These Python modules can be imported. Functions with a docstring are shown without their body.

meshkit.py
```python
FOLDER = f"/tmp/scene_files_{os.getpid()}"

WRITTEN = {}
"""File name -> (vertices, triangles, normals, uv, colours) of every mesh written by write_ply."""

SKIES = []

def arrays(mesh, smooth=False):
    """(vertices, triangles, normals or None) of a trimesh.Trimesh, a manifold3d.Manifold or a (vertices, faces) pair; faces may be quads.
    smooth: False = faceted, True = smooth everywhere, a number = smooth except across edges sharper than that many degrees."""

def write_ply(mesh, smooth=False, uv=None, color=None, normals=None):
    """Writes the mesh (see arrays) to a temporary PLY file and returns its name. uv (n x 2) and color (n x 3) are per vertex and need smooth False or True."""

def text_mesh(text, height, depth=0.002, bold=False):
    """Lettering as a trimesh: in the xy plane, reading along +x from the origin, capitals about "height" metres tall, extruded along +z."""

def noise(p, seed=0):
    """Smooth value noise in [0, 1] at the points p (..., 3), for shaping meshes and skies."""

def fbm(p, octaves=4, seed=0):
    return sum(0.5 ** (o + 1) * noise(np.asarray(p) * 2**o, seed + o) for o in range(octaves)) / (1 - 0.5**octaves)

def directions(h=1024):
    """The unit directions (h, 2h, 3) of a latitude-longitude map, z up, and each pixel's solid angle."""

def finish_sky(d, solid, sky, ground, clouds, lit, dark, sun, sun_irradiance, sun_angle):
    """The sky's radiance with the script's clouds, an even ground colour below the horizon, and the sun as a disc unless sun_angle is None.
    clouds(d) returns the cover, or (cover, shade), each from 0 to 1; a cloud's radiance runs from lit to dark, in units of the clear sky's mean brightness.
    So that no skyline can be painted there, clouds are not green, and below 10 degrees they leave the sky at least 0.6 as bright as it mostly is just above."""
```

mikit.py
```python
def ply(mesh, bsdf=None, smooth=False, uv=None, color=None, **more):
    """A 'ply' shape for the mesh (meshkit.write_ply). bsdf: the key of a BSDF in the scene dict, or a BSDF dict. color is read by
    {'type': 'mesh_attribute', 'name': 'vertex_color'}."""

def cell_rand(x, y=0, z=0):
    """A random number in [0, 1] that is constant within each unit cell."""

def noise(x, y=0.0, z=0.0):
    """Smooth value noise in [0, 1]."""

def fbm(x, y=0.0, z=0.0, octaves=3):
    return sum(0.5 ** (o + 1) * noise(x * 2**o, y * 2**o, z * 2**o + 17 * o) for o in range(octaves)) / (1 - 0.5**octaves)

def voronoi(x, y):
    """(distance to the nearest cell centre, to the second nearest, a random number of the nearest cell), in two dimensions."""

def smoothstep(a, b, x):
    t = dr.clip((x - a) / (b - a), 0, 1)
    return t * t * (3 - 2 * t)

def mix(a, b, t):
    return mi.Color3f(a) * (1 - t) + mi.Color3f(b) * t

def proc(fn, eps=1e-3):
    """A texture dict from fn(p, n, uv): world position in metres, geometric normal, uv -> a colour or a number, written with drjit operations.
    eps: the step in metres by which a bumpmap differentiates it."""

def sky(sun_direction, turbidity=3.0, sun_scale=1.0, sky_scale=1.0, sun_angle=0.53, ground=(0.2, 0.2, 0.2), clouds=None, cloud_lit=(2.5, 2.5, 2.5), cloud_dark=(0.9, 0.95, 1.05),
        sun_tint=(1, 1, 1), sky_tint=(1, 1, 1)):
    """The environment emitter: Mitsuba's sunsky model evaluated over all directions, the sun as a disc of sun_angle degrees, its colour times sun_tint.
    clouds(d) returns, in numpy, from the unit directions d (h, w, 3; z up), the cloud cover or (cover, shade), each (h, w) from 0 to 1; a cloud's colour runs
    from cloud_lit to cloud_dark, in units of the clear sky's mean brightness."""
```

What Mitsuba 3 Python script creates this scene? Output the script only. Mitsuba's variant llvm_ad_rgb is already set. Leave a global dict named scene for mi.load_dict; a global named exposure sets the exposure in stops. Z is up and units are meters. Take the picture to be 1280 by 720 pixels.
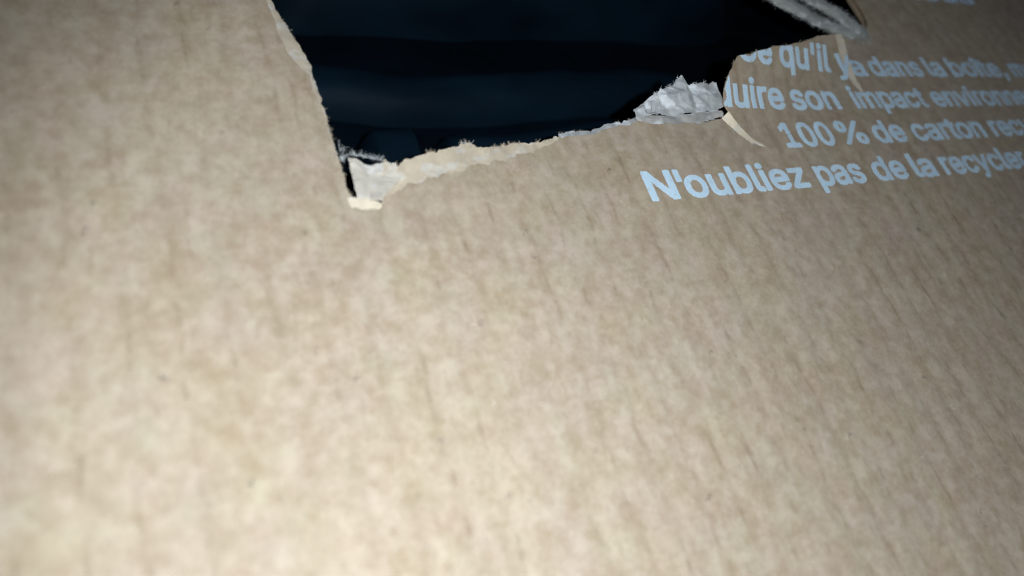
import math, numpy as np, trimesh, drjit as dr, mitsuba as mi, mikit, meshkit, shapely
from scipy.spatial import Delaunay
from shapely.geometry import Polygon, LineString, MultiPolygon, box as sbox
from shapely import affinity
from shapely.prepared import prep
T = mi.ScalarTransform4f
MM = 0.001
scene, labels = {}, {}

# ------------------------------------------------------------------ camera, lamp, exposure
exposure = 0.0
CAM = np.array([-88.6, -60.17, 98.79]) * MM
FWD = np.array([0.42332, 0.37412, -0.82512]); UP = np.array([0.12974, 0.87983, 0.45731])
RIGHT = np.cross(FWD, UP)
scene['camera'] = {'type': 'thinlens', 'fov': 73.95, 'fov_axis': 'x', 'near_clip': 0.002, 'far_clip': 20.0,
                   'aperture_radius': 0.0013, 'focus_distance': 0.150,
                   'to_world': T().look_at(origin=CAM.tolist(), target=(CAM + FWD).tolist(), up=UP.tolist())}
# the phone's own white torch beside its lens: the only light in the picture
LAMP = CAM + (RIGHT * 14.5 + UP * 2.2 - FWD * 6.2) * MM
AIM = np.array([-25.0, -42.0, 0.0]) * MM
scene['torch'] = {'type': 'spot', 'to_world': T().look_at(origin=LAMP.tolist(), target=AIM.tolist(), up=[0, 1, 0]),
                  'intensity': {'type': 'rgb', 'value': [0.0705, 0.0760, 0.0812]}, 'cutoff_angle': 59.3, 'beam_width': 40.0}
# the faint bluish glow of the dark room, from high above
scene['room_glow'] = {'type': 'point', 'position': [0.5, 0.6, 1.6], 'intensity': {'type': 'rgb', 'value': [0.015, 0.065, 0.17]}}

# ------------------------------------------------------------------ materials
PITCH = 6.7          # flute pitch, mm
def kraft(p, n, uv):
    X, Y = p.x * 1000, p.y * 1000
    wx = X + 0.7 * mikit.fbm(X / 9, Y / 14, 3.0) + 0.25 * mikit.noise(X / 1.5, Y / 2.2, 9.0)
    a = mikit.fbm(X / 5.0, Y / 6.5, 1.0, 4) - 0.5
    b = mikit.fbm(X / 1.5, Y / 1.7, 5.0, 3) - 0.5
    h = mikit.fbm(X / 2.6, Y / 0.8, 25.0, 3) - 0.5
    c2 = mikit.fbm(X / 2.4 + 3, Y / 2.8, 15.0, 3) - 0.5
    g = mikit.fbm(X / 0.42, Y / 0.5, 7.0, 2) - 0.5
    big = mikit.fbm(X / 34, Y / 40, 11.0, 2) - 0.5
    m = 0.53 + 0.85 * c2 + 0.95 * b + 0.40 * h + 0.45 * a + 0.55 * g
    v = 1 + 0.06 * big
    # pink and green tinted patches of the recycled pulp
    tint = mikit.fbm(X / 4.2, Y / 5.0, 21.0, 2) - 0.5
    warm = mikit.fbm(X / 7.0, Y / 8.0, 31.0, 2) - 0.5
    col = mikit.mix((0.384, 0.297, 0.203), (0.502, 0.420, 0.318), dr.clip(m, 0, 1)) * v
    col = col * mi.Color3f(1 + 0.05 * tint + 0.02 * warm, 1 - 0.025 * tint, 1 + 0.05 * tint - 0.08 * warm)
    # broken rub marks along the flute tips
    u = wx / PITCH
    k = dr.floor(u)
    off = (u - k - 0.5 + 0.14 * (mikit.noise(k, Y / 4, 2.0) - 0.5)) * PITCH
    on = mikit.smoothstep(0.36, 0.80, mikit.noise(k * 3.1, Y / 6.5, 4.0)) * (0.05 + 0.95 * mikit.smoothstep(0.3, 0.75, mikit.fbm(k * 1.7, Y / 1.6, 6.0, 2)))
    s = dr.exp(-dr.square(off / (0.20 + 0.28 * mikit.noise(k, Y / 1.6, 8.0)))) * on
    u2 = (wx + 2.1) / (PITCH * 0.5)
    k2 = dr.floor(u2)
    off2 = (u2 - k2 - 0.5 + 0.5 * (mikit.noise(k2, Y / 4, 12.0) - 0.5)) * PITCH * 0.5
    on2 = mikit.smoothstep(0.66, 0.9, mikit.noise(k2 * 2.3, Y / 2.6, 14.0))
    s2 = dr.exp(-dr.square(off2 / 0.28)) * on2
    soft = dr.exp(-dr.square(off / 0.95)) * (0.25 + 0.75 * mikit.smoothstep(0.25, 0.75, mikit.noise(k * 0.7, Y / 15.0, 33.0)))
    col = col * (mi.Color3f(1) - mi.Color3f(0.055, 0.066, 0.078) * soft)
    col = col * (mi.Color3f(1) - mi.Color3f(0.20, 0.235, 0.27) * s - mi.Color3f(0.10, 0.115, 0.125) * s2)
    # a few pulp specks, no two alike
    qx, qy = X + 1.2 * mikit.noise(X / 0.5, Y / 0.5, 41.0), Y + 1.2 * mikit.noise(X / 0.5, Y / 0.5, 43.0)
    d1, d2, r = mikit.voronoi(qx / 5.2, qy / 6.0)
    size = 0.03 + 0.07 * mikit.cell_rand(r * 9173.0, 1.0, 2.0)
    fleck = mikit.smoothstep(size, size * 0.4, d1)
    col = col * (1 - mi.Color3f(0.30, 0.31, 0.28) * fleck * mikit.smoothstep(0.88, 0.95, r)) + mi.Color3f(0.07, 0.07, 0.065) * fleck * mikit.smoothstep(0.10, 0.05, r)
    e1, e2, q = mikit.voronoi(qx / 25 + 5.3, qy / 22)
    col = col * (1 - mi.Color3f(0.30, 0.31, 0.25) * mikit.smoothstep(0.028, 0.012, e1) * mikit.smoothstep(0.5, 0.7, q))
    return dr.clip(col, 0.02, 0.9)
def relief(p, n, uv):
    X, Y = p.x * 1000, p.y * 1000
    return 0.00011 * mikit.fbm(X / 1.6, Y / 2.1, 5.0, 3) + 0.00005 * mikit.noise(X / 0.5, Y / 0.6, 2.0)
def pulp_maker(base, amt, seed):
    def pulp(p, n, uv):
        X, Y, Z = p.x * 1000, p.y * 1000, p.z * 1000
        v = 1 + amt * (mikit.fbm(X / 1.4 + seed, Y / 1.4, Z / 1.4, 3) - 0.5) + 0.5 * amt * (mikit.noise(X / 5, Y / 5, seed) - 0.5)
        white = mikit.smoothstep(0.52, 0.70, mikit.fbm(X / 2.6 + seed, Y / 1.6, Z / 2.0, 3)) * amt
        return dr.clip(mikit.mix(base, (0.66, 0.69, 0.70), white) * v, 0.01, 0.92)
    return pulp
def ink(p, n, uv):
    X, Y = p.x * 1000, p.y * 1000
    w = mikit.fbm(X / 0.7, Y / 0.9, 3.0, 3) + 0.25 * (mikit.noise(X / 0.22, Y / 0.25, 8.0) - 0.5)
    wear = mikit.smoothstep(0.68, 0.84, w) * 0.4
    return mikit.mix((0.64, 0.83, 0.96), (0.48, 0.53, 0.57), wear)
def rough(col, r=0.85, bump=None):
    b = {'type': 'principled', 'base_color': col, 'roughness': r, 'specular': 0.25}
    if bump is not None:
        b = {'type': 'bumpmap', 'arbitrary': mikit.proc(bump, eps=1.5e-4), 'scale': 1.0, 'bsdf': b}
    return {'type': 'twosided', 'bsdf': b}
scene['kraft_paper'] = rough(mikit.proc(kraft), 0.8, relief)
scene['cream_pulp'] = rough(mikit.proc(pulp_maker((0.53, 0.45, 0.335), 0.32, 3.0)))
scene['white_pulp'] = rough(mikit.proc(pulp_maker((0.56, 0.58, 0.60), 0.5, 8.0)))
scene['grey_pulp'] = rough(mikit.proc(pulp_maker((0.43, 0.445, 0.44), 0.75, 15.0)))
scene['pale_pulp'] = rough(mikit.proc(pulp_maker((0.60, 0.55, 0.465), 0.4, 22.0)))
scene['dull_pulp'] = rough(mikit.proc(pulp_maker((0.45, 0.435, 0.405), 0.7, 18.0)))
scene['fuzzy_pulp'] = rough(mikit.proc(pulp_maker((0.37, 0.385, 0.36), 0.7, 37.0)))
scene['bright_pulp'] = rough(mikit.proc(pulp_maker((0.78, 0.68, 0.52), 0.3, 29.0)))
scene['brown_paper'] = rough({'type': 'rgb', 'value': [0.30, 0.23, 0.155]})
scene['white_ink'] = rough(mikit.proc(ink), 0.7)
def cloth_maker(r, g, b):
    def cloth(p, n, uv):
        v = 0.35 + 1.3 * mikit.fbm(p.x * 40, p.y * 75, p.z * 60, 3)
        return mi.Color3f(r, g, b) * v
    return {'type': 'twosided', 'bsdf': {'type': 'principled', 'base_color': mikit.proc(cloth), 'roughness': 0.6, 'specular': 0.08}}
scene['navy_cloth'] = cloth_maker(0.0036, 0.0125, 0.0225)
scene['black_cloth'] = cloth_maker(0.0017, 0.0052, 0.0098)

# ------------------------------------------------------------------ helpers (all in millimetres)
def nz(x, y, seed, octaves=3):
    return meshkit.fbm(np.stack([np.asarray(x, float) + 500, np.asarray(y, float) + 500, np.full(np.shape(x), 3.3)], -1), octaves, seed) - 0.5
def put(key, v, f, mat, smooth=40):
    scene[key] = mikit.ply(trimesh.Trimesh(np.asarray(v) * MM, f, process=False), mat, smooth=smooth)
def unique(key):
    if key not in scene: return key
    n = 1
    while f'{key}_{n:03d}' in scene: n += 1
    return f'{key}_{n:03d}'
def resample(pts, step):
    return np.array([(p.x, p.y) for p in LineString(pts).segmentize(step).simplify(0).segmentize(step).geoms]) if False else np.array(LineString(pts).segmentize(step).coords)
def jag(pts, step, amp, scale, seed):
    """The line resampled, each point pushed sideways by noise: a torn edge."""
    a = resample(pts, step)
    t = np.gradient(a, axis=0); t /= np.linalg.norm(t, axis=1, keepdims=True) + 1e-9
    nrm = np.stack([-t[:, 1], t[:, 0]], 1)
    w = nz(a[:, 0] / scale, a[:, 1] / scale, seed, 4) * 2
    w[0] = w[-1] = 0
    return a + nrm * (amp * w)[:, None]
def fill(poly, fine, coarse=None, focus=None, edge=0.4):
    """Triangulates a polygon with inner grid points spaced fine (inside focus) or coarse."""
    poly = poly.segmentize(edge) if coarse is None else poly
    rings = []
    for g in getattr(poly, 'geoms', [poly]):
        for r in [g.exterior, *g.interiors]:
            rings.append(np.array(r.segmentize(edge if LineString(r).length < 900 else coarse or edge).coords)[:-1])
    b = np.vstack(rings)
    x0, y0, x1, y1 = poly.bounds
    def grid(st):
        gx, gy = np.meshgrid(np.arange(x0, x1, st), np.arange(y0, y1, st * 0.9))
        gx[1::2] += st / 2
        return np.stack([gx.ravel(), gy.ravel()], 1)
    inner = poly.buffer(-fine * 0.45)
    if coarse is None:
        pts = grid(fine)
        pts = pts[shapely.contains_xy(inner, pts[:, 0], pts[:, 1])]
    else:
        a, c = grid(fine), grid(coarse)
        a = a[shapely.contains_xy(inner.intersection(focus), a[:, 0], a[:, 1])]
        c = c[shapely.contains_xy(inner.difference(focus.buffer(coarse / 2)), c[:, 0], c[:, 1])]
        pts = np.vstack([a, c])
    pts = np.vstack([b, pts])
    pts = pts[np.unique(np.round(pts, 4), axis=0, return_index=True)[1]]
    tri = Delaunay(pts).simplices
    c = pts[tri].mean(1)
    tri = tri[shapely.contains_xy(poly, c[:, 0], c[:, 1])]
    q = pts[tri]
    area = (q[:, 1, 0] - q[:, 0, 0]) * (q[:, 2, 1] - q[:, 0, 1]) - (q[:, 2, 0] - q[:, 0, 0]) * (q[:, 1, 1] - q[:, 0, 1])
    tri = np.where(area[:, None] < 0, tri[:, ::-1], tri)[np.abs(area) > 1e-7]
    used, inv = np.unique(tri, return_inverse=True)
    return pts[used], inv.reshape(-1, 3)
def thick(v, f, t):
    """A sheet made solid: a copy t below along the normals, and side walls."""
    m = trimesh.Trimesh(v, f, process=False)
    n = np.zeros_like(v); fn = np.cross(v[f[:, 1]] - v[f[:, 0]], v[f[:, 2]] - v[f[:, 0]])
    for k in range(3): np.add.at(n, f[:, k], fn)
    n /= np.linalg.norm(n, axis=1, keepdims=True) + 1e-12
    e = np.vstack([f[:, [0, 1]], f[:, [1, 2]], f[:, [2, 0]]])
    s = np.sort(e, 1); _, idx, cnt = np.unique(s, axis=0, return_index=True, return_counts=True)
    b = e[idx[cnt == 1]]; N = len(v)
    side = np.vstack([np.stack([b[:, 0], b[:, 0] + N, b[:, 1]], 1), np.stack([b[:, 1], b[:, 0] + N, b[:, 1] + N], 1)])
    return np.vstack([v, v - n * t]), np.vstack([f, f[:, ::-1] + N, side])
def rows_mesh(R):
    """Quads between successive rows of equally many points."""
    R = np.asarray(R); m, n = R.shape[:2]; i = np.arange(m * n).reshape(m, n)
    a, b, c, d = i[:-1, :-1].ravel(), i[:-1, 1:].ravel(), i[1:, 1:].ravel(), i[1:, :-1].ravel()
    f = np.vstack([np.stack([a, b, c], 1), np.stack([a, c, d], 1)])
    v = R.reshape(-1, 3)
    fn = np.cross(v[f[:, 1]] - v[f[:, 0]], v[f[:, 2]] - v[f[:, 0]])
    return v, f if fn[:, 2].sum() >= 0 else f[:, ::-1]
def even(pts, n):
    l = LineString(pts)
    return np.array([(q.x, q.y) for q in l.interpolate(np.linspace(0, 1, n), normalized=True)])

# the washboard and slight unevenness of the board
def board_z(x, y):
    return 0.05 * np.cos(2 * np.pi * x / PITCH) + 0.5 * nz(np.asarray(x) / 45, np.asarray(y) / 45, 3, 2)
# the flap bends up out of the board about a line
HA, HB, TH, D0 = np.array([38.59, 14.63]), np.array([85.48, 29.54]), 0.469, 11.63
HU = (HB - HA) / np.linalg.norm(HB - HA); HN = np.array([-HU[1], HU[0]])
def bend(xy, lift=0.0):
    xy = np.asarray(xy, float); q = xy - HA
    s, d = q @ HU, q @ HN
    dp = np.maximum(d, 0); a = np.minimum(dp, D0); k = TH / D0; far = np.maximum(dp - D0, 0); ang = k * a
    hz = np.where(d > 0, np.sin(ang) / k + far * math.cos(TH), d)
    z = (1 - np.cos(ang)) / k + far * math.sin(TH)
    wav = board_z(xy[:, 0], xy[:, 1])
    o = HA + s[:, None] * HU + hz[:, None] * HN
    nx = -np.sin(ang)[:, None] * HN
    return np.stack([o[:, 0] + nx[:, 0] * (wav + lift) * (d > 0), o[:, 1] + nx[:, 1] * (wav + lift) * (d > 0), z + (wav + lift) * np.where(d > 0, np.cos(ang), 1)], 1)
def flat(xy, lift=0.0):
    xy = np.asarray(xy, float)
    return np.stack([xy[:, 0], xy[:, 1], board_z(xy[:, 0], xy[:, 1]) + lift], 1)

# ------------------------------------------------------------------ outlines of the tear, in the plane of the box top
LEFT = [(-70, 72), (-68.2, 60.3), (-67.3, 53.7), (-66.8, 50.7), (-66.1, 48.3), (-64.9, 44.2), (-63.8, 40.7), (-62.9, 36.6), (-62.9, 32.0), (-62.5, 28.1), (-62.5, 23.4), (-62.4, 18.2), (-62.1, 14.3), (-61.9, 10.1), (-61.6, 6.1)]
LEFT_IN = [(-71.5, 71), (-69.4, 58.0), (-68.4, 52.7), (-68.0, 48.9), (-67.5, 44.1), (-66.7, 38.6), (-65.3, 36.2), (-64.0, 34.0), (-63.6, 30.1), (-63.0, 26.2), (-62.9, 21.6), (-62.7, 17.0), (-62.4, 13.1), (-62.1, 9.4), (-62.5, 5.7)]
SLITEND = [(-62.5, 5.7), (-62.3, 4.0), (-60.2, 3.2), (-57.2, 3.2), (-56.7, 4.2)]
LIPTOP = [(-60.1, 15.0), (-58.4, 14.0), (-56.8, 13.6), (-54.5, 13.1), (-53.1, 11.5), (-52.1, 11.3), (-50.6, 12.6), (-46.4, 13.8), (-43.0, 14.6), (-39.4, 15.5), (-37.5, 16.4), (-34.5, 15.0), (-31.5, 14.9), (-27.3, 15.8), (-23.7, 15.8), (-15.6, 17.3)]
LIPBOT = [(-56.7, 4.2), (-54.4, 6.0), (-49.8, 8.4), (-43.2, 9.6), (-36.3, 11.4), (-28.9, 12.4), (-20.8, 14.4), (-15.7, 17.1)]
BOTTOM = [(-15.7, 17.1), (-12.7, 17.4), (-7.6, 17.6), (-4.0, 18.9), (4.0, 20.2), (6.6, 21.0)]
CRUMBASE = [(6.6, 21.0), (9.4, 20.0), (17.5, 20.2), (24.9, 20.0), (30.0, 21.0)]
CRACK = [(30.0, 21.0), (32.4, 16.4), (35.0, 13.4), (39.2, 11.8)]
FLAP = [(31.4, 21.8), (30.1, 23.4), (30.5, 26.3), (32.6, 30.3), (35.1, 33.4), (37.0, 35.7), (41.7, 36.7), (46.5, 38.0), (53.3, 39.7), (63.9, 41.8), (71.5, 44.3), (77.3, 45.4), (79.2, 45.6)]
FLAPRIGHT = [(82.5, 46.2), (84.0, 43.9), (84.5, 40.3), (85.1, 37.5), (85.4, 33.8), (85.6, 29.1)]
FLAPRIGHT_IN = [(79.2, 45.6), (80.2, 42.6), (80.8, 39.5), (81.9, 36.8), (82.6, 33.2), (84.6, 29.0)]
RIGHT_TEAR = [(85.6, 29.1), (86.2, 32), (86.0, 36), (85.6, 41), (85.8, 45), (90, 49), (98, 51), (103.6, 51.7), (107.4, 55.8), (109.3, 60.3), (109.4, 65.5), (110.5, 76.3)]
BEYOND = [(108, 92), (70, 104), (10, 108), (-40, 100), (-66, 86)]

left = jag(LEFT, 0.35, 0.55, 1.3, 11); left_in = jag(LEFT_IN, 0.35, 0.5, 1.6, 12)
slit_end = jag(SLITEND, 0.3, 0.25, 0.9, 13); lip_bot = jag(LIPBOT, 0.25, 1.5, 1.8, 14); lip_top = jag(LIPTOP, 0.25, 0.75, 0.9, 15)
bottom = jag(BOTTOM, 0.25, 0.6, 1.0, 16); crum_base = jag(CRUMBASE, 0.4, 0.5, 1.5, 17); crack = jag(CRACK, 0.3, 0.35, 1.1, 18)
flap_edge = jag(FLAP, 0.3, 0.5, 1.3, 19); flap_right = jag(FLAPRIGHT, 0.3, 0.4, 1.2, 20); flap_right_in = jag(FLAPRIGHT_IN, 0.3, 0.5, 1.5, 21)
flap_crack = jag([(31.4, 21.8), (34.4, 17.3), (36.4, 14.5), (39.2, 11.8)], 0.3, 0.3, 1.1, 22)
right_tear = jag(RIGHT_TEAR, 0.4, 0.7, 1.8, 23); beyond = jag(BEYOND, 1.0, 1.2, 5, 24)

X0, X1, Y0, Y1, WALL = -200.0, 300.0, -160.0, 230.0, 260.0
FRAME = sbox(X0, Y0, X1, Y1)
OPENING = Polygon(np.vstack([left_in, slit_end[1:], lip_bot[1:], bottom[1:], crum_base[1:], crack[1:], right_tear, beyond])).buffer(0)
OPENING = max(getattr(OPENING, 'geoms', [OPENING]), key=lambda g: g.area)
PANEL = FRAME.difference(OPENING)
FLAP_POLY = Polygon(np.vstack([flap_edge, flap_right_in[1:], [(85.6, 29.1)], flap_crack[::-1]])).buffer(0)
FLAP_POLY = max(getattr(FLAP_POLY, 'geoms', [FLAP_POLY]), key=lambda g: g.area)

# ------------------------------------------------------------------ the cardboard box
BOX = 'cardboard_box'
VIEW = sbox(-125, -100, 215, 90)
pts, tri = fill(PANEL, 1.1, coarse=12.0, focus=VIEW, edge=0.4)
put(f'{BOX}__top_panel__outer_liner', *thick(flat(pts), tri, 0.32), 'kraft_paper')
under = OPENING.union(FLAP_POLY)
rim = OPENING.buffer(1.2)
pts, tri = fill(FRAME.buffer(-0.2).difference(rim), 1.1, coarse=1.675, focus=OPENING.buffer(12), edge=1.0)
fv = np.stack([pts[:, 0], pts[:, 1], -1.75 + 1.15 * np.cos(2 * np.pi * pts[:, 0] / PITCH)], 1)
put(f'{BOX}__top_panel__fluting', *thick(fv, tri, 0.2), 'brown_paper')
inner_rim = OPENING.buffer(2.0).simplify(0.3)
pts, tri = fill(FRAME.difference(inner_rim), 6.0, coarse=20.0, focus=OPENING.buffer(20), edge=1.2)
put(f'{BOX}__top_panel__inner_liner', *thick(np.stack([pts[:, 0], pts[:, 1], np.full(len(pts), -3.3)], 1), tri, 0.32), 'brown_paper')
def slab(a, b):
    m = trimesh.creation.box(extents=np.subtract(b, a)); m.apply_translation((np.add(a, b)) / 2)
    return m.vertices, m.faces
for a, b in (((X0, Y0, -WALL), (X0 + 4, Y1, -3.7)), ((X1 - 4, Y0, -WALL), (X1, Y1, -3.7)), ((X0 + 4, Y0, -WALL), (X1 - 4, Y0 + 4, -3.7)), ((X0 + 4, Y1 - 4, -WALL), (X1 - 4, Y1, -3.7))):
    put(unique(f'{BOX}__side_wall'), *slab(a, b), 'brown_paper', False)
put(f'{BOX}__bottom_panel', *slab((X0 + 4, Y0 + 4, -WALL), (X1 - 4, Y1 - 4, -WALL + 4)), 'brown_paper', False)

pts, tri = fill(FLAP_POLY, 0.9, edge=0.35)
put(f'{BOX}__flap', *thick(bend(pts), tri, 0.32), 'kraft_paper')

# ------------------------------------------------------------------ torn edges: bared pulp beside the brown skin
def band(name, inner, outer, n, rows, zfun, mat, seed, place=flat, rough_z=0.12, t=0.22):
    a, b = even(inner, n), even(outer, n)
    w = np.linspace(0, 1, rows)
    R = []
    for k in w:
        xy = a * (1 - k) + b * k
        q = place(xy)
        q[:, 2] += zfun(k, xy) + rough_z * 2 * nz(xy[:, 0] / 0.7, xy[:, 1] / 0.7, seed, 3) * (0.25 + min(k, 1))
        R.append(q)
    put(unique(f'{BOX}__{name}'), *thick(*rows_mesh(R), t), mat)
    return np.array(R)
b_left = band('torn_edge', left_in, left, 220, 7, lambda k, xy: -0.12 - 0.35 * k * k, 'cream_pulp', 31)
b_end = band('torn_edge', slit_end, jag([(-62.4, 5.9), (-61.6, 6.1), (-60.6, 6.0), (-58.6, 5.6), (-56.7, 4.5)], 0.3, 0.2, 0.8, 33), 40, 6, lambda k, xy: -0.03 - 0.1 * k, 'bright_pulp', 34)
b_lip = band('torn_edge', lip_bot, jag(LIPTOP[3:], 0.25, 0.75, 0.9, 15), 260, 14, lambda k, xy: -0.1 + 1.1 * k ** 1.3 * np.interp(xy[:, 0], [-56, -48, -30, -15], [1, 0.9, 0.5, 0.1]), 'cream_pulp', 36, rough_z=0.22)
b_bot = band('torn_edge', bottom, jag(np.array(BOTTOM) + [0.1, 1.3], 0.25, 0.7, 1.1, 37), 160, 7, lambda k, xy: -0.08 - 0.25 * k, 'grey_pulp', 38)
b_fr = band('torn_edge', flap_right_in, flap_right, 120, 7, lambda k, xy: -0.04, 'bright_pulp', 40, place=bend, rough_z=0.02)
# the split beside the flap: from the board's surface up to the flap's raised edge
a, b = even(crack, 60), even(flap_crack, 60)
pa, pb = flat(a, -0.05), bend(b, -0.05)
R = [pa * (1 - k) + pb * k + np.stack([0 * a[:, 0], 0 * a[:, 0], 0.3 * nz(a[:, 0] / 0.6 + 9 * k, a[:, 1] / 0.6, 44)], 1) * math.sin(math.pi * k) for k in np.linspace(0, 1, 6)]
put(unique(f'{BOX}__torn_edge'), *thick(*rows_mesh(R), 0.2), 'bright_pulp')
R = [np.c_[right_tear, board_z(right_tear[:, 0], right_tear[:, 1]) - 0.1], np.c_[right_tear + np.array([-0.5, 0.25]), board_z(right_tear[:, 0], right_tear[:, 1]) - 0.4 + 0 * right_tear[:, 0]]]
put(unique(f'{BOX}__torn_edge'), *thick(*rows_mesh(R), 0.2), 'brown_paper')

# small curled tag of ply beside the slit, white at its torn end
c0 = [(-60.6, 5.8), (-60.7, 8.9), (-60.8, 11.5), (-60.6, 14.0)]; c1 = [(-56.6, 4.4), (-54.6, 6.6), (-52.6, 9.0), (-52.6, 11.6)]
n = 54
A, B = even(jag(c0, 0.3, 0.3, 0.8, 51), n), even(jag(c1, 0.2, 0.9, 1.2, 52), n)
R = []
s = np.linspace(0, 1, n)
for k in np.linspace(0, 1, 30):
    xy = A * (1 - k) + B * k
    lump = 0.9 * nz(xy[:, 0] / 1.3, xy[:, 1] / 1.3, 53) * (0.3 + 0.7 * s)
    xy = xy + np.stack([0 * s, np.where(s > 0.97, 1.8 * nz(np.full(n, k * 9), 0 * s, 54, 3), 0)], 1)
    groove = math.exp(-((k - 0.42) / 0.16) ** 2)
    z = -0.35 + 1.0 * k + s * 0.9 * (0.6 + 0.4 * math.cos(5 * k)) - 1.1 * groove * (0.35 + 0.4 * s) + lump
    R.append(np.c_[xy, z])
put(f'{BOX}__torn_tag', *thick(*rows_mesh(R), 0.2), 'pale_pulp')

# ------------------------------------------------------------------ the crumpled grey ply beside the flap
def crumple(key, prof, nx, nv, seed, x0=None, fray=1.4, soft=1.0, mat='grey_pulp'):
    """A sheet through profiles (x, [(y, z), ...]) from its near to its torn far edge, in flat facets with sharp creases."""
    px = np.array([q[0] for q in prof]); py = np.array([[r[0] for r in q[1]] for q in prof]); pz = np.array([[r[1] for r in q[1]] for q in prof])
    m = py.shape[1]; xs = np.linspace(px[0], px[-1], nx); vs = np.linspace(0, m - 1, nv)
    gy = np.array([np.interp(xs, px, py[:, j]) for j in range(m)]); gz = np.array([np.interp(xs, px, pz[:, j]) for j in range(m)])
    R = []
    for v in vs:
        y = np.array([np.interp(v, range(m), gy[:, i]) for i in range(nx)]); z = np.array([np.interp(v, range(m), gz[:, i]) for i in range(nx)])
        e = 1 if v > m - 1.02 else 0.8 if v < 0.02 else 0
        y = y + e * fray * nz(xs / 0.9, 0 * xs + 4, seed, 4)
        crease = -np.abs(nz(xs / 4.6 + 0.25 * y, y / 5.5, seed + 1, 2)) * 4.0 + 0.7 * nz(xs / 1.6, y / 1.4, seed + 2, 3)
        R.append(np.stack([xs + 0.7 * nz(xs / 2, y / 2, seed + 3, 2), y, z + soft * crease], 1))
    put(key, *thick(*rows_mesh(R), 0.22), mat, 25)
    return R
crumple(f'{BOX}__crumpled_ply', [
    (5.6, [(20.8, 0.0), (21.6, 0.5), (22.0, 0.2), (22.6, -1.6)]), (9.5, [(19.8, 0.1), (21.0, 0.5), (21.9, 0.45), (23.0, -2.0)]),
    (16.0, [(19.7, 0.1), (20.9, 0.45), (21.8, 0.4), (23.0, -2.2)]), (23.0, [(19.6, 0.1), (21.3, 0.7), (22.3, 0.6), (23.2, -2.0)]),
    (30.6, [(21.4, 0.1), (22.0, 0.6), (22.8, 0.6), (24.0, -1.8)])], 110, 22, 61, fray=1.3, soft=0.4, mat='dull_pulp')
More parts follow.
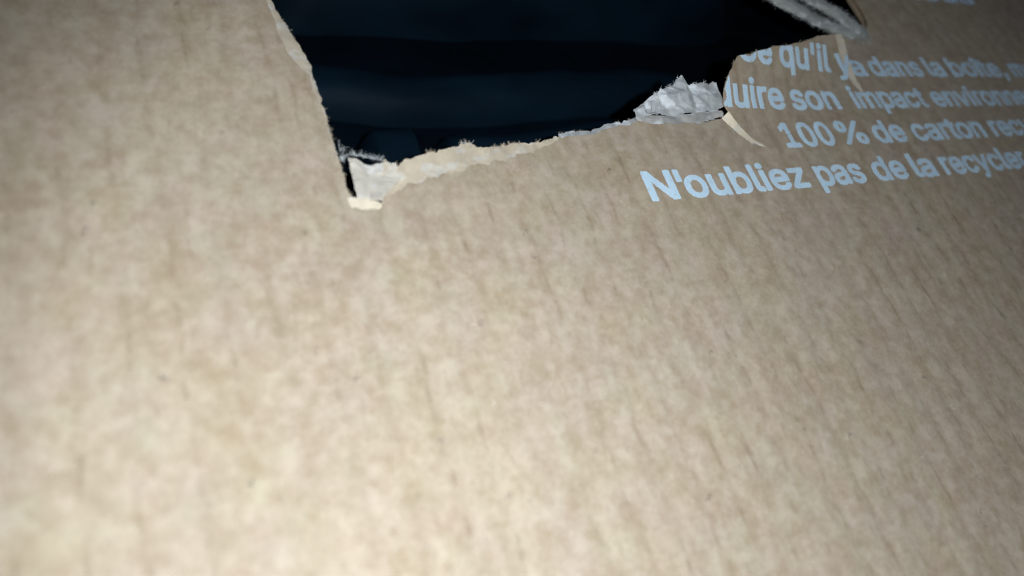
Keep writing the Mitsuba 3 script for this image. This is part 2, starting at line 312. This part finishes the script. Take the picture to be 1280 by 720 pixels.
crumple(f'{BOX}__crumpled_ply_001', [
    (4.6, [(20.6, 0.9), (21.2, 1.5), (22.4, 1.5), (22.9, 1.2)]), (7.2, [(21.0, 1.2), (22.4, 1.7), (23.4, 2.0), (24.2, 1.6)]),
    (8.6, [(21.4, 1.8), (22.0, 0.6), (23.8, 0.9), (25.0, 1.4)]), (11.5, [(22.1, 1.0), (23.8, 2.3), (25.6, 3.0), (26.8, 2.6)])], 50, 26, 66, fray=1.0, soft=0.45)
R = crumple(f'{BOX}__crumpled_ply_002', [
    (9.5, [(22.3, 1.0), (23.0, 1.6), (24.3, 2.2), (25.2, 2.0)]), (13.0, [(22.0, 0.6), (23.4, 1.6), (25.6, 3.2), (27.4, 2.9)]),
    (17.5, [(21.8, 0.5), (23.6, 1.3), (25.8, 3.0), (28.8, 2.6)]), (20.4, [(22.5, 0.8), (24.2, 2.0), (26.6, 3.6), (31.0, 3.7)]),
    (22.6, [(22.3, 0.5), (23.8, 0.8), (25.8, 1.7), (29.4, 2.4)]), (26.6, [(22.6, 0.9), (24.0, 1.5), (26.2, 2.7), (29.4, 2.8)]),
    (29.0, [(22.8, 0.9), (24.4, 1.3), (26.2, 2.0), (29.6, 2.4)]), (31.4, [(23.4, 1.8), (24.6, 2.0), (26.8, 2.4), (30.0, 2.8)])], 110, 46, 71, soft=0.85)
crum_rim = R[-1]

# ------------------------------------------------------------------ the fuzzy torn strip across the hole's far corner
def strand(path, rad, seed, seg=150, ring=22):
    p = np.asarray(path, float); t = np.linspace(0, 1, len(p)); s = np.linspace(0, 1, seg)
    c = np.stack([np.interp(s, t, p[:, k]) for k in range(3)], 1)
    for _ in range(6): c[1:-1] = (c[:-2] + 2 * c[1:-1] + c[2:]) / 4
    r = np.interp(s, np.linspace(0, 1, len(rad)), rad)
    tan = np.gradient(c, axis=0); tan /= np.linalg.norm(tan, axis=1, keepdims=True)
    u = np.cross(tan, [0, 0, 1.0]); u /= np.linalg.norm(u, axis=1, keepdims=True); w = np.cross(u, tan)
    R = []
    for i in range(ring + 1):
        a = 2 * math.pi * (i % ring) / ring
        tw = a + 2.2 * s
        lump = 1 + 0.9 * nz(s * 26 + seed, np.full(seg, 3 * math.cos(a)), seed, 3) + 0.5 * nz(s * 70, np.full(seg, 5 * math.sin(a) + 5), seed + 1, 2)
        R.append(c + (u * (np.cos(tw) * 1.25)[:, None] + w * (np.sin(tw) * 0.62)[:, None]) * (r * lump)[:, None])
    R = np.array(R); i = np.arange((ring + 1) * seg).reshape(ring + 1, seg)
    q = lambda m: m.ravel()
    f = np.vstack([np.stack([q(i[:-1, :-1]), q(i[:-1, 1:]), q(i[1:, 1:])], 1), np.stack([q(i[:-1, :-1]), q(i[1:, 1:]), q(i[1:, :-1])], 1)])
    return R.reshape(-1, 3), f, c, r
STR = [([(50, 106.5, -0.6), (60, 84, 0.2), (70.5, 66, 0.5), (77.5, 59.0, 1.0), (82.5, 54.4, 1.2), (88.5, 51.2, 1.2), (95, 50.2, 1.0), (99, 50.6, 0.4)], [1.4, 1.9, 2.1, 1.8, 1.5, 1.7, 0.8]),
       ([(66, 105.5, -0.6), (73, 82, 1.0), (81.5, 65.0, 1.8), (87, 60.0, 2.2), (91.5, 56.0, 2.4), (94.3, 53.0, 2.0), (98.5, 50.9, 1.0), (101.5, 50.2, 0.4)], [1.4, 1.7, 1.8, 1.7, 1.6, 1.9, 0.9])]
strips = []
for k, (path, rad) in enumerate(STR):
    v, f, c, r = strand(path, rad, 70 + 5 * k)
    put(unique(f'{BOX}__torn_strip'), v, f, 'fuzzy_pulp', True)
    strips.append((c, r))

# ------------------------------------------------------------------ loose pulp fibres along every torn edge
rng = np.random.default_rng(7)
class Hair:
    def __init__(self): self.v, self.f, self.n = [], [], 0
    def add(self, p, d, length, rad, curl=0.6, seg=4):
        d = np.asarray(d, float); d /= np.linalg.norm(d) + 1e-9
        p = np.array(p, float); pts = [p.copy()]
        turn = rng.normal(0, curl, 3)
        for _ in range(seg):
            d = d + turn / seg + rng.normal(0, curl * 0.35, 3); d /= np.linalg.norm(d)
            p = p + d * length / seg; pts.append(p.copy())
        pts = np.array(pts); u = np.cross(d, rng.normal(size=3)); u /= np.linalg.norm(u); w = np.cross(d, u)
        rr = rad * np.linspace(1, 0.35, seg + 1)
        ring = np.stack([pts + rr[:, None] * (u * math.cos(a) + w * math.sin(a)) for a in (0, 2.094, 4.189)], 1).reshape(-1, 3)
        for i in range(seg):
            for j in range(3):
                a, b = self.n + 3 * i + j, self.n + 3 * i + (j + 1) % 3
                self.f += [(a, b, b + 3), (a, b + 3, a + 3)]
        self.v.append(ring); self.n += len(ring)
    def done(self, key, mat):
        put(key, np.vstack(self.v), np.array(self.f), mat, False)
        labels[key] = {'kind': 'stuff'}
def along(H, line3, out, count, lmin, lmax, rad=(0.03, 0.08), updown=0.5, patchy=0):
    line3 = np.asarray(line3)
    for _ in range(count):
        i = rng.integers(0, len(line3) - 1)
        if patchy and nz([line3[i, 0] / 2.0], [line3[i, 1] / 2.0], patchy, 2)[0] < 0.02: continue
        p = line3[i] * (1 - (k := rng.random())) + line3[i + 1] * k
        o = out(i) if callable(out) else np.asarray(out, float)
        d = np.array([o[0] + rng.normal(0, 0.6), o[1] + rng.normal(0, 0.6), rng.normal(0.1, updown)])
        H.add(p, d, rng.uniform(lmin, lmax), rng.uniform(*rad))
H = Hair()
along(H, b_left[-1], (1, 0.2), 110, 0.2, 0.8, patchy=80)
along(H, b_lip[-1], (0, 1), 300, 0.25, 0.9, patchy=81)
along(H, b_bot[-1], (0, 1), 120, 0.2, 0.7, patchy=82)
along(H, b_fr[-1], (1, 0), 50, 0.2, 0.7)
along(H, bend(flap_edge), (-0.3, 1), 90, 0.2, 0.9, patchy=83)
along(H, R[0] * 0 + pb[np.arange(len(R[0])) % len(pb)] if False else pb, (-1, -0.3), 50, 0.3, 0.9)
H.done(f'{BOX}__paper_fibres', 'cream_pulp')
F = Hair(); H = Hair()
along(H, crum_rim, (-0.2, 1), 110, 0.25, 1.0, patchy=84)
along(H, np.array([q for q in np.linspace((-60.2, 14.6, 0.6), (-54.0, 12.6, 0.8), 30)]), (-0.1, 1), 90, 0.3, 1.3)
along(H, np.array([(-61.7, 13.5, -0.1), (-61.6, 16.5, -0.1)]), (0.6, 0.3), 22, 0.8, 2.6, updown=0.3)
along(H, np.array([(-38.5, 15.6, 0.4), (-36.0, 15.9, 0.4)]), (0.1, 1), 40, 0.4, 1.4)
for c, r in strips:
    for _ in range(1500):
        i = rng.integers(4, len(c) - 1); a = rng.uniform(0, 2 * math.pi)
        t = c[min(i + 1, len(c) - 1)] - c[i - 1]; t /= np.linalg.norm(t)
        u = np.cross(t, [0, 0, 1.0]); u /= np.linalg.norm(u); w = np.cross(u, t)
        o = u * math.cos(a) * 1.25 + w * math.sin(a) * 0.62
        F.add(c[i] + o * r[i] * 0.85, o + t * rng.normal(0, 0.8) + rng.normal(0, 0.3, 3), rng.uniform(0.5, 1.5) * (1.6 if rng.random() < 0.12 else 1), rng.uniform(0.05, 0.11), 1.1)
for _ in range(260):
    F.add([rng.normal(98.5, 2.2), rng.normal(49.8, 1.5), 0.3], [rng.normal(0.3, 1), rng.normal(-0.4, 1), 0.35], rng.uniform(0.6, 2.2), rng.uniform(0.03, 0.08))
H.done(f'{BOX}__paper_fibres_001', 'grey_pulp')
F.done(f'{BOX}__paper_fibres_002', 'fuzzy_pulp')

# ------------------------------------------------------------------ the white print, word by word (cap height 7 mm)
CAP, LEAD = 7.0, 11.617
def word_poly(text):
    m = meshkit.text_mesh(text, CAP, 0.4, bold=True)
    up = m.faces[m.face_normals[:, 2] > 0.9]
    poly = shapely.union_all([Polygon(m.vertices[t][:, :2]).buffer(0.004) for t in up])
    return poly
def print_word(text, x0, x1, y, pieces=None):
    parts = []
    for t, a, b in pieces or [(text, x0, x1)]:
        p = word_poly(t); bx = p.bounds
        sx = (b - a) / (bx[2] - bx[0]) if b else 1.06
        parts.append(affinity.translate(affinity.scale(p, sx, 1, origin=(bx[0], 0)), a - bx[0], y))
    p = shapely.union_all(parts).buffer(0.10)
    for region, place, holder in ((PANEL, flat, f'{BOX}__top_panel'), (FLAP_POLY.union(Polygon(np.vstack([flap_right_in, flap_right[::-1]])).buffer(0)), bend, f'{BOX}__flap')):
        q = p.intersection(region.buffer(-0.05))
        q = MultiPolygon([g for g in getattr(q, 'geoms', [q]) if g.geom_type == 'Polygon' and g.area > 0.05])
        if q.is_empty: continue
        pts, tri = fill(q, 0.6, edge=0.3)
        key = unique(f'{holder}__printed_word')
        put(key, *thick(place(pts, 0.07), tri, 0.05), 'white_ink', True)
        labels[key] = {'label': f'white printed lettering of the word {text.strip(",.")}'}
Y3, Y2, Y1_ = LEAD, 2 * LEAD, 3 * LEAD
for w in [("N'oubliez", 0, 0, 0, [("N", -0.1, 7.3), ("'", 8.3, 9.7), ("oubliez", 10.0, 46.3)]), ("pas", 50.0, 66.2, 0), ("de", 70.3, 82.7, 0), ("la", 85.6, 94.3, 0), ("recycler.", 98.0, None, 0),
          ("100", 46.0, 63.5, Y3), ("%", 65.9, 75.9, Y3), ("de", 79.0, 91.4, Y3), ("carton", 94.9, 126.8, Y3), ("recyclé.", 131.0, None, Y3),
          ("réduire", 16.9, 52.4, Y2), ("son", 55.2, 73.0, Y2), ("impact", 79.1, 109.6, Y2), ("environnemental.", 113.0, None, Y2),
          ("Ce", 37.2, 50.3, Y1_), ("qu'il", 53.4, 75.3, Y1_), ("y", 78.2, 85.2, Y1_), ("a", 86.0, 92.0, Y1_), ("dans", 94.5, 117.3, Y1_), ("la", 120.0, 127.9, Y1_), ("boîte,", 131.2, 160.0, Y1_), ("mais", 163.5, None, Y1_),
          ("nous", 134.0, 173.0, 68.6)]:
    print_word(*w)

# ------------------------------------------------------------------ dark folded cloth lying in the box
FAB = 'folded_fabric'
def fold(x0, x1, yc, half, ztop, drop, seed, tilt=0.0, nx=120, ny=40, bow=None, key='fold', taper=9.0, flat=2.6):
    xs = np.linspace(x0, x1, nx); R = []
    for k in np.linspace(-1, 1, ny):
        end = np.clip(np.minimum(xs - x0, x1 - xs) / taper, 0, 1); end = np.sqrt(1 - (1 - end) ** 2)
        prof = np.sqrt(max(1 - abs(k) ** flat, 0))
        y = yc + tilt * xs + half * k + (7.0 * nz(xs / 45, 0 * xs + seed, seed, 2) + 3.0 * k * nz(xs / 20, 0 * xs + seed, seed + 3, 2)) + (bow(xs) if bow else 0)
        z = ztop - drop + drop * prof * end + 3.0 * nz(xs / 26, y / 12, seed + 1, 3)
        R.append(np.stack([xs, y, z], 1))
    v, f = rows_mesh(R)
    put(unique(f'{FAB}__{key}'), *thick(v, f, 1.5), 'navy_cloth', True)
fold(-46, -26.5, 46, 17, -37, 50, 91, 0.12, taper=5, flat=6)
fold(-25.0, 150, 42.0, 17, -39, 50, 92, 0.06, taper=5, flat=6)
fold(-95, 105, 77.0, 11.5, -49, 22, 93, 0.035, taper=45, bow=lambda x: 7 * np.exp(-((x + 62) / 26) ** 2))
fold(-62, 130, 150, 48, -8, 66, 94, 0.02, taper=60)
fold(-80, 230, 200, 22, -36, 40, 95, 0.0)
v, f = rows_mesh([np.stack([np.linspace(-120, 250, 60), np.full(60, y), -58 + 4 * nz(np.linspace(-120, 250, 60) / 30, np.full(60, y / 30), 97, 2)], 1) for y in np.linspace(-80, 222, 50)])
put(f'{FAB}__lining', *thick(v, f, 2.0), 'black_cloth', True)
labels[f'{FAB}__lining'] = {'label': 'black lining showing in the gaps between the navy folds'}

labels[BOX] = {'label': 'brown corrugated cardboard box with a ragged hole torn in its printed top', 'category': 'box'}
labels[FAB] = {'label': 'dark navy folded fabric lying inside the box, seen through the torn hole', 'category': 'fabric'}
labels[f'{BOX}__flap'] = {'label': 'torn brown flap with white print bent up beside the hole'}
labels[f'{BOX}__crumpled_ply'] = {'label': 'crumpled greyish white torn paper layer at the left of the flap'}
labels[f'{BOX}__torn_tag'] = {'label': 'small white torn paper tag beside the slit'}
